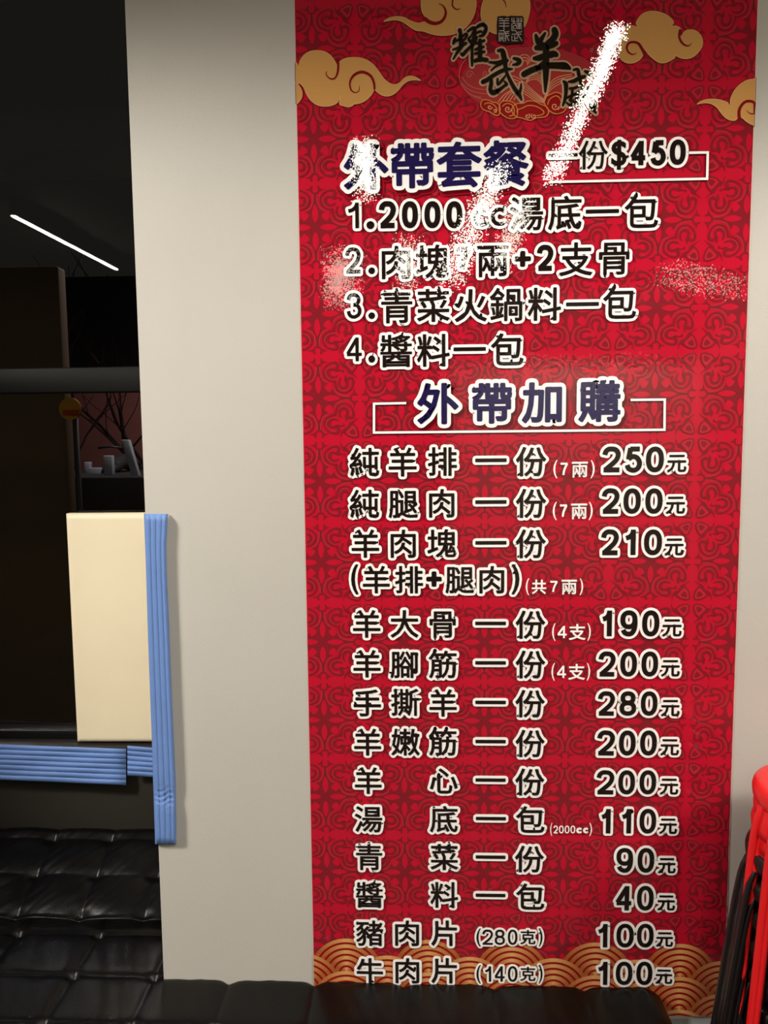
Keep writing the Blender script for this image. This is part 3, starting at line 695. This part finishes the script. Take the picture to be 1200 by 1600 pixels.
brush('logo_character', 870, 100, 17.143, [
    [(440, 190, 50), (540, 180, 70), (570, 290, 80), (600, 420, 80), (640, 600, 60), (700, 800, 60), (770, 960, 60), (870, 1120, 70), (960, 1230, 110), (1030, 1340, 40)],
    [(1000, 1200, 80), (1020, 1040, 30)], [(300, 510, 40), (440, 490, 90), (600, 410, 90), (720, 370, 80)], [(740, 230, 50), (840, 280, 90), (900, 350, 60)],
    [(170, 500, 50), (230, 580, 100), (230, 800, 80), (200, 1000, 70), (150, 1140, 40)], [(340, 690, 60), (450, 680, 60), (590, 620, 50)],
    [(400, 740, 60), (390, 900, 60), (340, 1000, 60), (460, 1030, 80), (580, 1080, 50)], [(250, 940, 50), (400, 870, 60), (560, 810, 60), (700, 780, 50)],
    [(540, 760, 50), (540, 900, 60), (440, 1060, 80), (340, 1130, 60), (240, 1060, 30)], [(830, 620, 50), (790, 760, 50), (680, 960, 60), (600, 1000, 30)]], LOGO)
seal = Print(.0042)
sq = [(150, 170), (300, 145), (450, 150), (480, 175), (600, 140), (800, 150), (1000, 150), (1045, 220), (1040, 400), (1055, 600), (1045, 850), (1050, 1050), (900, 1085), (600, 1095), (350, 1110), (190, 1080), (120, 980), (135, 700), (125, 450)]
seal.tri_fill([p[:2] for p in crop_pts(sq, 770, 20, 21.818)], (50, 38, 36), .0042)
for st in ([(200, 250), (310, 245), (340, 290)], [(540, 250), (430, 245), (410, 290)], [(200, 318), (540, 318)], [(205, 405), (545, 405)], [(200, 500), (545, 500)],
           [(375, 318), (370, 655)], [(205, 660), (360, 660), (400, 700), (450, 820), (540, 1000)], [(420, 690), (530, 690), (545, 655)], [(205, 720), (205, 1020)],
           [(205, 745), (540, 745)], [(240, 800), (390, 800)], [(250, 1020), (250, 870), (390, 870)], [(310, 850), (320, 990), (390, 1020)], [(260, 930), (390, 930)],
           [(430, 780), (425, 1010)], [(545, 790), (540, 830), (470, 830)], [(640, 220), (640, 350)], [(705, 215), (705, 400)], [(635, 345), (765, 340)],
           [(790, 235), (870, 235), (870, 365)], [(790, 300), (860, 300)], [(790, 360), (860, 345)], [(905, 235), (975, 235), (975, 365)], [(905, 300), (975, 300)], [(905, 355), (970, 345)],
           [(640, 650), (640, 420), (700, 405), (765, 420), (770, 470), (690, 500), (690, 590), (765, 590)], [(800, 410), (960, 410), (970, 440), (830, 450)],
           [(800, 460), (800, 580)], [(810, 585), (980, 585)], [(890, 400), (885, 580)], [(830, 490), (975, 490)], [(830, 535), (975, 535)],
           [(640, 650), (760, 650), (980, 1000)], [(830, 710), (950, 705), (975, 655)], [(635, 775), (970, 775)], [(640, 830), (640, 1000), (850, 1000)],
           [(735, 820), (735, 1000)], [(735, 920), (830, 910), (830, 830)]):
    seal.ribbon([W2(770 + p[0] / 21.818, 20 + p[1] / 21.818) for p in st], 1.15 * PX, (206, 190, 184), .0048, cap=False)
seal.build('logo_seal', banner, 'black square seal with thin white characters')

# ------------------------------------------------------------------ blue foam guards and cream pad
guard = empty('corner_guard', P(250, 1318, -.01), 'tall ribbed blue foam guard down the corner of the grey pillar', 'edge guard')
gl = [(226, 803), (227.5, 850), (229, 900), (232, 1000), (235, 1080), (238, 1160), (240.5, 1240), (243, 1319)]
gr = [(262.5, 803), (259.5, 850), (260.5, 900), (265, 1000), (268, 1080), (271.5, 1160), (275, 1240), (275.5, 1319)]
def lerp_edge(ed, t):
    t = t * (len(ed) - 1); i = min(int(t), len(ed) - 2); u = t - i
    return (ed[i][0] * (1 - u) + ed[i + 1][0] * u, ed[i][1] * (1 - u) + ed[i + 1][1] * u)
gy = [803, 850, 900, 1000, 1080, 1160, 1240, 1319]
def edge_at(ed, y):
    for (a, b), (c, d) in zip(ed, ed[1:]):
        if y <= d: u = (y - b) / (d - b); return a * (1 - u) + c * u
    return ed[-1][0]
def guard_pt(u, v):                              # u runs round the section, v down
    y = 803 + 516 * v; L_, R2 = edge_at(gl, y), edge_at(gr, y)
    ribs = 4
    pinch = math.exp(-((y - 1245) / 14) ** 2)
    wr = pinch * .0022 * math.sin(y * .75 + 3 * math.sin(u * 9)) * (1 if u < .8 else 0)
    if u < .72:
        s = u / .72; x = L_ + (R2 - L_) * (1 - s)
        th = .0125 * (min(1, s * 9) ** .5) * (min(1, (1 - s) * 9 + .45) ** .5)
        rib = .0022 * abs(math.sin(math.pi * ribs * s)) ** .5
        e = min(1, v * 60, (1 - v) * 60) ** .5
        q = P(x, y, -.0015 - (th + rib - pinch * .003) * (.45 + .55 * e) + wr); return q
    s = (u - .72) / .28
    q = P(L_, y, -.006); q.y = -.006 + s * .05; q.x = min(q.x, WX) - .0015 ; return q
g1 = grid_obj('foam_strip', 90, 180, guard_pt, M_BLUE, guard)
M_BLUE2 = M_BLUE
# the strip along the ledge
def ledge_strip(name, xa, xb, tl, tr_, bl, br, ribs, yoff, label):
    t = empty(name, P(xb, (tr_ + br) / 2, .435), label, 'edge guard')
    def fn(u, v):
        x = xa + (xb - xa) * v
        y0 = tl + (tr_ - tl) * v; y1 = bl + (br - bl) * v
        if u < 0:                              # laps over the top of the ledge
            q = P(x, y0, yoff); q.y = yoff + (.15 - u) / .15 * .03; q.z = max(q.z, zl + .002); return q
        s = u
        rib = .0055 * abs(math.sin(math.pi * ribs * s)) ** .5
        e = min(1, (1 - v) * 60) ** .5
        wv = (.006 if v > .999 else 0) + .0012 * math.sin(x * .05 + s * 9)
        return P(x, y0 + (y1 - y0) * s, yoff - (rib + .002) * e + wv)
    grid_obj('foam_strip', 140, 70, fn, M_BLUE, t)
    return t
ledge_strip('ledge_guard', -620, 197, 1141, 1170, 1192, 1227, 7, .422, 'long ribbed blue foam strip along the edge of the window ledge')
ledge_strip('ledge_guard', 199, 240, 1165, 1168.5, 1212, 1214.5, 6, .430, 'short blue foam piece between the long ledge strip and the pillar corner')

pad = empty('wall_pad', P(170, 1160, .46), 'cream padded board standing on the window ledge beside the pillar', 'pad')
c00, c10, c01, c11 = P(101, 803, .45), P(236, 802, .45), P(119, 1161, .45), P(246, 1161, .45)
def pad_fn(u, v, back=False):
    # superellipse puff over a quad
    a = c00.lerp(c10, u); b = c01.lerp(c11, u); q = a.lerp(b, v)
    du = min(u, 1 - u) * .19; dv = min(v, 1 - v) * .45; r = .010
    k = 0
    for d in (du, dv):
        if d < r: k = max(k, 1 - math.sqrt(max(0, 1 - (1 - d / r) ** 2)))
    q.y = .45 + k * .012 - .002 * math.sin(math.pi * u) ** .5 * math.sin(math.pi * v) ** .5
    return q
def edge_map(t, n): return t
def nonlin(t):                                   # more vertices towards the rims
    return .5 - .5 * math.cos(math.pi * t)
g = grid_obj('cover', 60, 80, lambda u, v: pad_fn(nonlin(u), nonlin(v)), M_CREAM, pad)
def rim_fn(u, v):                                # thickness of the board, its back edge
    k = u * 4; i = int(k) % 4; f = k - int(k); cs = [c00, c10, c11, c01]
    q = cs[i].lerp(cs[(i + 1) % 4], f); q.y = .462 + v * .018; return q
grid_obj('board_edge', 64, 2, rim_fn, M_CREAM, pad, closed_u=True)

# ------------------------------------------------------------------ the bench
SZ = P(640, 1537).z + .001                       # height of the seat where it meets the wall
bench = empty('banquette', (-.4, -.2, 0), 'black tufted leather banquette along the wall below the banner and window', 'bench')
xk = [-2.07, -1.88, -1.69, -1.50, -1.31, -1.12, -.935, -.742, -.565, -.40, -.217, -.0276, .162, .35, .54]
yk = [-.54, -.405, -.27, -.13, .005, .14, .275]
def cell(v, ks):
    for a, b in zip(ks, ks[1:]):
        if a <= v <= b: return (v - a) / (b - a), a, b
    return .5, 0, 0
BXR = .515
def seat_z(x, y):
    fx, _, _ = cell(x, xk); fy, _, _ = cell(y, yk)
    px_ = (1 - abs(2 * fx - 1)) ; py_ = (1 - abs(2 * fy - 1))
    puff = .5 * (1 - math.exp(-px_ * 7)) + .5 * (1 - math.exp(-py_ * 9)) - math.exp(-(px_ ** 2 + py_ ** 2) * 55) * .9
    wr = noise.noise(Vector((x * 9, y * 6, 1))) * .0030 + noise.noise(Vector((x * 40 + y * 15, y * 8, 4))) * .0011
    z = SZ - .008 + .012 * puff + wr
    return z
def seat_fn(u, v):
    x = -2.2 + (BXR + 2.2) * (1 - (1 - u) ** 1.35); y = .135 - .645 * v
    if x > WX + .002: y = min(y, -.001) if v < .999 else y
    z = seat_z(x, y)
    # rounded right end and front edge
    dx = BXR - x; r = .045
    if dx < r: z -= r * (1 - math.sqrt(max(0, 1 - (1 - dx / r) ** 2)))
    dy = y + .51
    if dy < r: z -= r * (1 - math.sqrt(max(0, 1 - (1 - dy / r) ** 2)))
    return Vector((x, y, z))
# two grids: the run under the banner and the deeper part in front of the window are one cushion mesh
def heightfield(name, xr, yr, nx, ny, mat, parent, label=None):
    def fn(u, v):
        x = xr[0] + (xr[1] - xr[0]) * u; y = yr[0] + (yr[1] - yr[0]) * v
        z = seat_z(x, y); r = .05
        dx = BXR - x
        if dx < r: z -= r * (1 - math.sqrt(max(0, 1 - (1 - dx / r) ** 2))) * .9
        if x > WX and y > -.03: z -= .0   # tight against the wall
        dy = y + .51
        if dy < r: z -= r * (1 - math.sqrt(max(0, 1 - (1 - dy / r) ** 2))) * .9
        return Vector((x, y, z))
    return grid_obj(name, nx, ny, fn, mat, parent)
heightfield('seat_cushion', (WX - .004, BXR), (-.51, -.0025), 420, 130, M_LEATHER, bench, None)
heightfield('seat_cushion', (-2.2, WX - .004), (-.51, .215), 420, 150, M_LEATHER, bench)
box('seat_side', -2.19, BXR - .001, -.508, -.003, SZ - .13, SZ - .05, M_LEATHER, bench, bev=.012, seg=3)
box('base', -2.18, .455, -.47, -.004, .0, SZ - .128, M_BLACK, bench)
# buttons
for i, x in enumerate(xk):
    for j, y in enumerate(yk[1:-1]):
        if (y > -.02 and x > WX - .02) or x > .5 or y > .1: continue
        bm = bmesh.new(); bmesh.ops.create_uvsphere(bm, u_segments=10, v_segments=6, radius=.008)
        for v_ in bm.verts: v_.co.z *= .45
        me = bpy.data.meshes.new('button'); bm.to_mesh(me); bm.free(); me.shade_smooth()
        o = link('button', me, bench, M_LEATHER); o.location = Vector((x, y, seat_z(x, y) + .0015)) - bench.location
# tufted backrest in the recess
YB0, YB1 = .12, .435
zb_top = P(120, 1290, YB1 - .02).z
def back_fn(u, v):
    x = -2.2 + (WX + 2.2 - .003) * u
    s = v                                       # 0 top .. 1 bottom
    y = YB1 + (YB0 - YB1) * s; z = zb_top + (SZ - .012 - zb_top) * s
    fx = ((x + .805) / .155) % 1; fy = (s - .15) / .31 % 1
    px_ = 1 - abs(2 * fx - 1); py_ = 1 - abs(2 * fy - 1)
    puff = .007 * (1 - math.exp(-px_ * 4)) + .0035 * (1 - math.exp(-py_ * 3)) - .006 * math.exp(-(px_ ** 2 + py_ ** 2) * 14)
    wr = noise.noise(Vector((x * 14, 0, y * 14))) * .004 + noise.noise(Vector((x * 50 - y * 40, 3, y * 30))) * .0010
    edge = 0; r = .10
    if s < r: edge = 1 - math.sqrt(max(0, 1 - (1 - s / r) ** 2))
    if s > .80: y = YB1 + (YB0 - YB1) * .80 + (s - .80) * .06; z = zb_top + (SZ - .012 - zb_top) * .8 - (s - .80) * .55; puff *= .3; wr *= .3
    return Vector((x, y - .012 - (puff + wr) * .45, z + (puff + wr) * .9 - edge * .03))
grid_obj('backrest', 520, 150, back_fn, M_LEATHER, bench)

# ------------------------------------------------------------------ stack of plastic stools at the right
def stool_meshes(rs, splay, lw, tag_):
    # seat: a lathe with a rolled rim
    prof = [(0, -.004), (.06, -.004), (.10, -.002), (rs - .02, .0), (rs - .008, -.001), (rs - .002, -.006), (rs, -.014), (rs - .001, -.026), (rs - .006, -.036), (rs - .012, -.036), (rs - .012, -.02), (rs - .03, -.014), (0, -.014)]
    n = 56; vs = []; fs = []
    for (r, z) in prof:
        for k in range(n):
            q = 2 * math.pi * k / n; vs.append((r * math.cos(q), r * math.sin(q), z))
    for i in range(len(prof) - 1):
        for k in range(n): fs.append((i * n + k, i * n + (k + 1) % n, (i + 1) * n + (k + 1) % n, (i + 1) * n + k))
    seat = bpy.data.meshes.new('seat'); seat.from_pydata(vs, [], fs); seat.shade_smooth()
    # leg: channel with two raised rails and an arched shoulder
    H_ = .445 if tag_ == 'b' else .50
    lv = []; lf = []
    def sweep(prof2, t0, t1, ns):
        m_ = len(prof2); base = len(lv)
        for i in range(ns + 1):
            t = t0 + (t1 - t0) * i / ns; z = -.012 - t * (H_ - .012)
            r = rs - .010 + splay * t + .010 * (1 - math.exp(-t * 14)) - .010 * math.exp(-t * 30)
            wd = lw * (.70 + .30 * (1 - math.exp(-t * 12))) * (1 - .14 * t)
            for (a_, b_) in prof2: lv.append((r + b_ * .0045, a_ * wd, z))
        for i in range(ns):
            for k in range(m_): lf.append((base + i * m_ + k, base + (i + 1) * m_ + k, base + (i + 1) * m_ + (k + 1) % m_, base + i * m_ + (k + 1) % m_))
        lf.append(tuple(range(base, base + m_))); lf.append(tuple(range(base + ns * m_, base + (ns + 1) * m_))[::-1])
    rail = [(-1.0, -.6), (-1.0, .2), (-.93, .8), (-.80, 1.0), (-.60, 1.0), (-.50, .7), (-.46, .1), (-.46, -.6)]
    sweep(rail, 0, 1, 24); sweep([(-a_, b_) for a_, b_ in rail][::-1], 0, 1, 24)
    sweep([(-.7, -.5), (-.7, .3), (.7, .3), (.7, -.5)], 0, .14 if tag_ == 'r' else 1, 5 if tag_ == 'r' else 20)
    leg = bpy.data.meshes.new('leg'); leg.from_pydata(lv, [], lf); leg.shade_smooth()
    return seat, leg
sr, lr = stool_meshes(.136, .034, .034, 'r'); sr.materials.append(M_RED); lr.materials.append(M_RED)
sb, lb = stool_meshes(.135, .052, .034, 'b'); sb.materials.append(M_BLACK); lb.materials.append(M_BLACK)
SX, SY = .737, -.205
ordn = ['topmost', 'second from the top', 'third from the top']
def stool(z, red, label, jx=0, jy=0, rot=0):
    t = empty('plastic_stool', (SX + jx, SY + jy, z - .455), label, 'stool', 'stacked plastic stools')
    o = link('seat', sr if red else sb, t); o.location = (0, 0, .455)
    for k in range(4):
        l = link('leg', lr if red else lb, t); l.location = (0, 0, .455)
        l.rotation_euler = (0, 0, math.pi + k * math.pi / 2 + rot)
ztop = P(1178, 1228, -.205).z - .006
num = ['topmost', 'second', 'third', 'fourth', 'fifth', 'sixth', 'seventh', 'eighth', 'ninth', 'tenth', 'lowest']
N_ST = 11; dz = (ztop - .06 - .455) / (N_ST - 3)
for i in range(N_ST):
    red = i < 3
    stool(ztop - .030 * i if red else ztop - .06 - (i - 2) * dz, red, ('red' if red else 'black') + ' plastic stool, ' + (num[i] if i in (0, 10) else num[i] + ' from the top') + ' of the stack at the right edge',
          jx=(.003 * (i % 2) if red else -.006 - .0012 * i), rot=(.17 if red else -.12) + .008 * ((i * 7) % 5 - 2))

# ------------------------------------------------------------------ the dark street behind the glass
M_ASPH = material('asphalt', (80, 80, 84), .8, .3)
M_REFLBOARD = material('brown reflection board', (112, 94, 74), .8, .2)
M_PINK = material('pinkish facade', (120, 80, 76), .9, .2)
M_DARKB = material('dark pane backdrop', (20, 20, 21), .9, .1)
M_BARK = material('bark', (70, 56, 52), .9, .2)
M_WHITE = material('white board', (190, 200, 215), .6, .3)
M_YEL = material('yellow sign', (200, 140, 30), .6, .3)
M_SRED = material('red sign face', (180, 50, 30), .6, .3)
M_DARKTHING = material('dark painted metal', (62, 62, 66), .5, .5)
struct(box('ground', -5, 3, .6, 9, -.2, -.1, M_ASPH))
struct(box('dark_backdrop', -7, 3, 8.8, 9.2, -.1, P(160, 432, 8.8).z, M_DARKB))  # dark block added so that the upper pane turns black
struct(box('facade', -6, 3, 8.0, 8.4, -.1, 2.3, M_PINK))
refl_ = box('reflection_board', -3.4, P(116, 700, 1.9).x, 1.82, 1.9, -.1, P(92, 415, 1.82).z, M_REFLBOARD, bev=.01)  # board added in place of a brown reflection in the glass
tag(refl_, 'wide flat dark brown board outside the window, standing in for a reflection on the left', 'reflection board')
sg = empty('street_sign', P(110, 680, 1.5), 'small round yellow sign on a pole outside the window', 'sign')
c = P(110, 639, 1.55); r_ = (P(127, 639, 1.55) - c).length
def disc_me(name, r, y0, y1, n=32, sx=1):
    bm = bmesh.new(); bmesh.ops.create_cone(bm, cap_ends=True, segments=n, radius1=r, radius2=r, depth=abs(y1 - y0))
    bmesh.ops.rotate(bm, verts=bm.verts, matrix=Matrix.Rotation(math.pi / 2, 3, 'X'))
    me = bpy.data.meshes.new(name); bm.to_mesh(me); bm.free(); return me
o = link('sign_plate', disc_me('sign_plate', r_, 0, .012), sg, M_YEL); o.location = c - sg.location
q = P(110, 644, 1.53)
fix_parent(box('sign_band', q.x - r_ * .7, q.x + r_ * .7, q.y, q.y + .006, q.z - r_ * .22, q.z + r_ * .22, M_SRED, sg))
fix_parent(link('pole', tube_me('pole', [(c.x + .01, 1.57, 0 - .1), (c.x + .01, 1.57, c.z)], .012), sg, M_DARKTHING))
def tree(px, py, y, h, seed, label):
    rnd = random.Random(seed); base = P(px, py, y); root = empty('bare_tree', (base.x, y, -.1), label, 'tree')
    segs = []
    def grow(p, d, L, r, lev):
        pts = [p]; q = p.copy(); dd = d.copy()
        for k in range(4):
            dd = (dd + Vector((rnd.uniform(-.22, .22), rnd.uniform(-.15, .15), rnd.uniform(-.05, .15)))).normalized(); q = q + dd * L / 4; pts.append(q.copy())
        segs.append((pts, [r, r * .85, r * .72, r * .6, r * .5]))
        if lev:
            for k in range(4):
                i = rnd.randint(1, 4); nd = (dd + Vector((rnd.uniform(-1, 1), rnd.uniform(-.5, .5), rnd.uniform(-.1, .7)))).normalized()
                grow(pts[i], nd, L * .62, r * .5, lev - 1)
    grow(Vector((base.x, y, -.1)), Vector((0, 0, 1)), h * .55, .045, 0); p = segs[0][0][-1]
    fix_parent(link('trunk', tube_me('trunk', *segs[0]), root, M_BARK))
    segs = []
    for k in range(5): 
        n0 = len(segs); grow(p, Vector((rnd.uniform(-.8, .8), rnd.uniform(-.3, .3), .7)).normalized(), h * .5, .022, 2)
    bm = bmesh.new()
    for s_ in segs:
        me = tube_me('b', *s_, n=5); bm.from_mesh(me); bpy.data.meshes.remove(me)
    me = bpy.data.meshes.new('branches'); bm.to_mesh(me); bm.free(); fix_parent(link('branches', me, root, M_BARK))
tree(170, 690, 5.2, 2.2, 4, 'bare tree outside the window nearest the pillar')
tree(212, 690, 6.0, 2.6, 9, 'bare tree farther out in the street')
def board(name, px0, px1, py0, py1, y, mat, label, cat, skew=0):
    a, b = P(px0, py0, y), P(px1, py1, y)
    me = box_me(name, a.x, b.x, y, y + .04, b.z, a.z, .004)
    for v_ in me.vertices: v_.co.x += skew * (v_.co.z - b.z)
    return tag(link(name, me, None, mat), label, cat)
board('notice_board', 161, 176, 712, 742, 3.0, M_WHITE, 'small framed white notice board outside the window', 'board')
board('sloping_board', 203, 217, 687, 744, 2.9, M_WHITE, 'pale slanting board outside the window', 'board', -.25)
board('parcel_box', 131, 141, 722, 742, 3.4, M_WHITE, 'pale blue box outside the window beside the brown board', 'box')
board('paper_box', 138, 159, 731, 748, 3.3, M_WHITE, 'pale grey box outside the window under the trees', 'box')
board('white_panel', 115, 123, 694, 745, 3.6, M_WHITE, 'narrow white panel outside the window beside the brown board', 'panel')
# parked scooter shape: body, wheels, handlebar
sc_ = empty('scooter', P(190, 740, 3.6), 'dark scooter parked outside the window', 'scooter')
c = P(192, 727, 3.6)
bm = bmesh.new(); bmesh.ops.create_uvsphere(bm, u_segments=16, v_segments=10, radius=1)
for v_ in bm.verts: v_.co = Vector((v_.co.x * .06, v_.co.y * .26, v_.co.z * .05 + .03 * math.cos(v_.co.y * 3)))
me = bpy.data.meshes.new('body'); bm.to_mesh(me); bm.free(); me.shade_smooth(); o = link('body', me, sc_, M_DARKTHING); o.location = c - sc_.location
fix_parent(link('handlebar', tube_me('handlebar', [c + Vector((-.08, -.2, .12)), c + Vector((0, -.22, .13)), c + Vector((.08, -.2, .12))], .008), sc_, M_DARKTHING))
for dy in (-.25, .25):
    me = tube_me('wheel', [c + Vector((0, dy + .06 * math.cos(t), -.045 + .06 * math.sin(t))) for t in [2 * math.pi * k / 16 for k in range(17)]], .02, cap=False)
    fix_parent(link('wheel', me, sc_, M_DARKTHING))
kerb = box('street_ledge', P(112, 750, 3.8).x, 2.5, 2.8, 3.8, -.1, P(160, 745, 2.8).z, M_DARKTHING, bev=.01)
tag(kerb, 'wide dark ledge outside the window carrying boxes', 'ledge')
area('street_fill', (-1.2, 3.0, 3.2), (.4, .4), 5, (1, .85, .8))  # added fill over the boxes and boards outside
area('street_fill', (-1.5, 6.6, 3.0), (.5, .5), 15, (1, .75, .7), rot=(math.radians(40), 0, 0))  # added fill that brightens the facade behind the branches
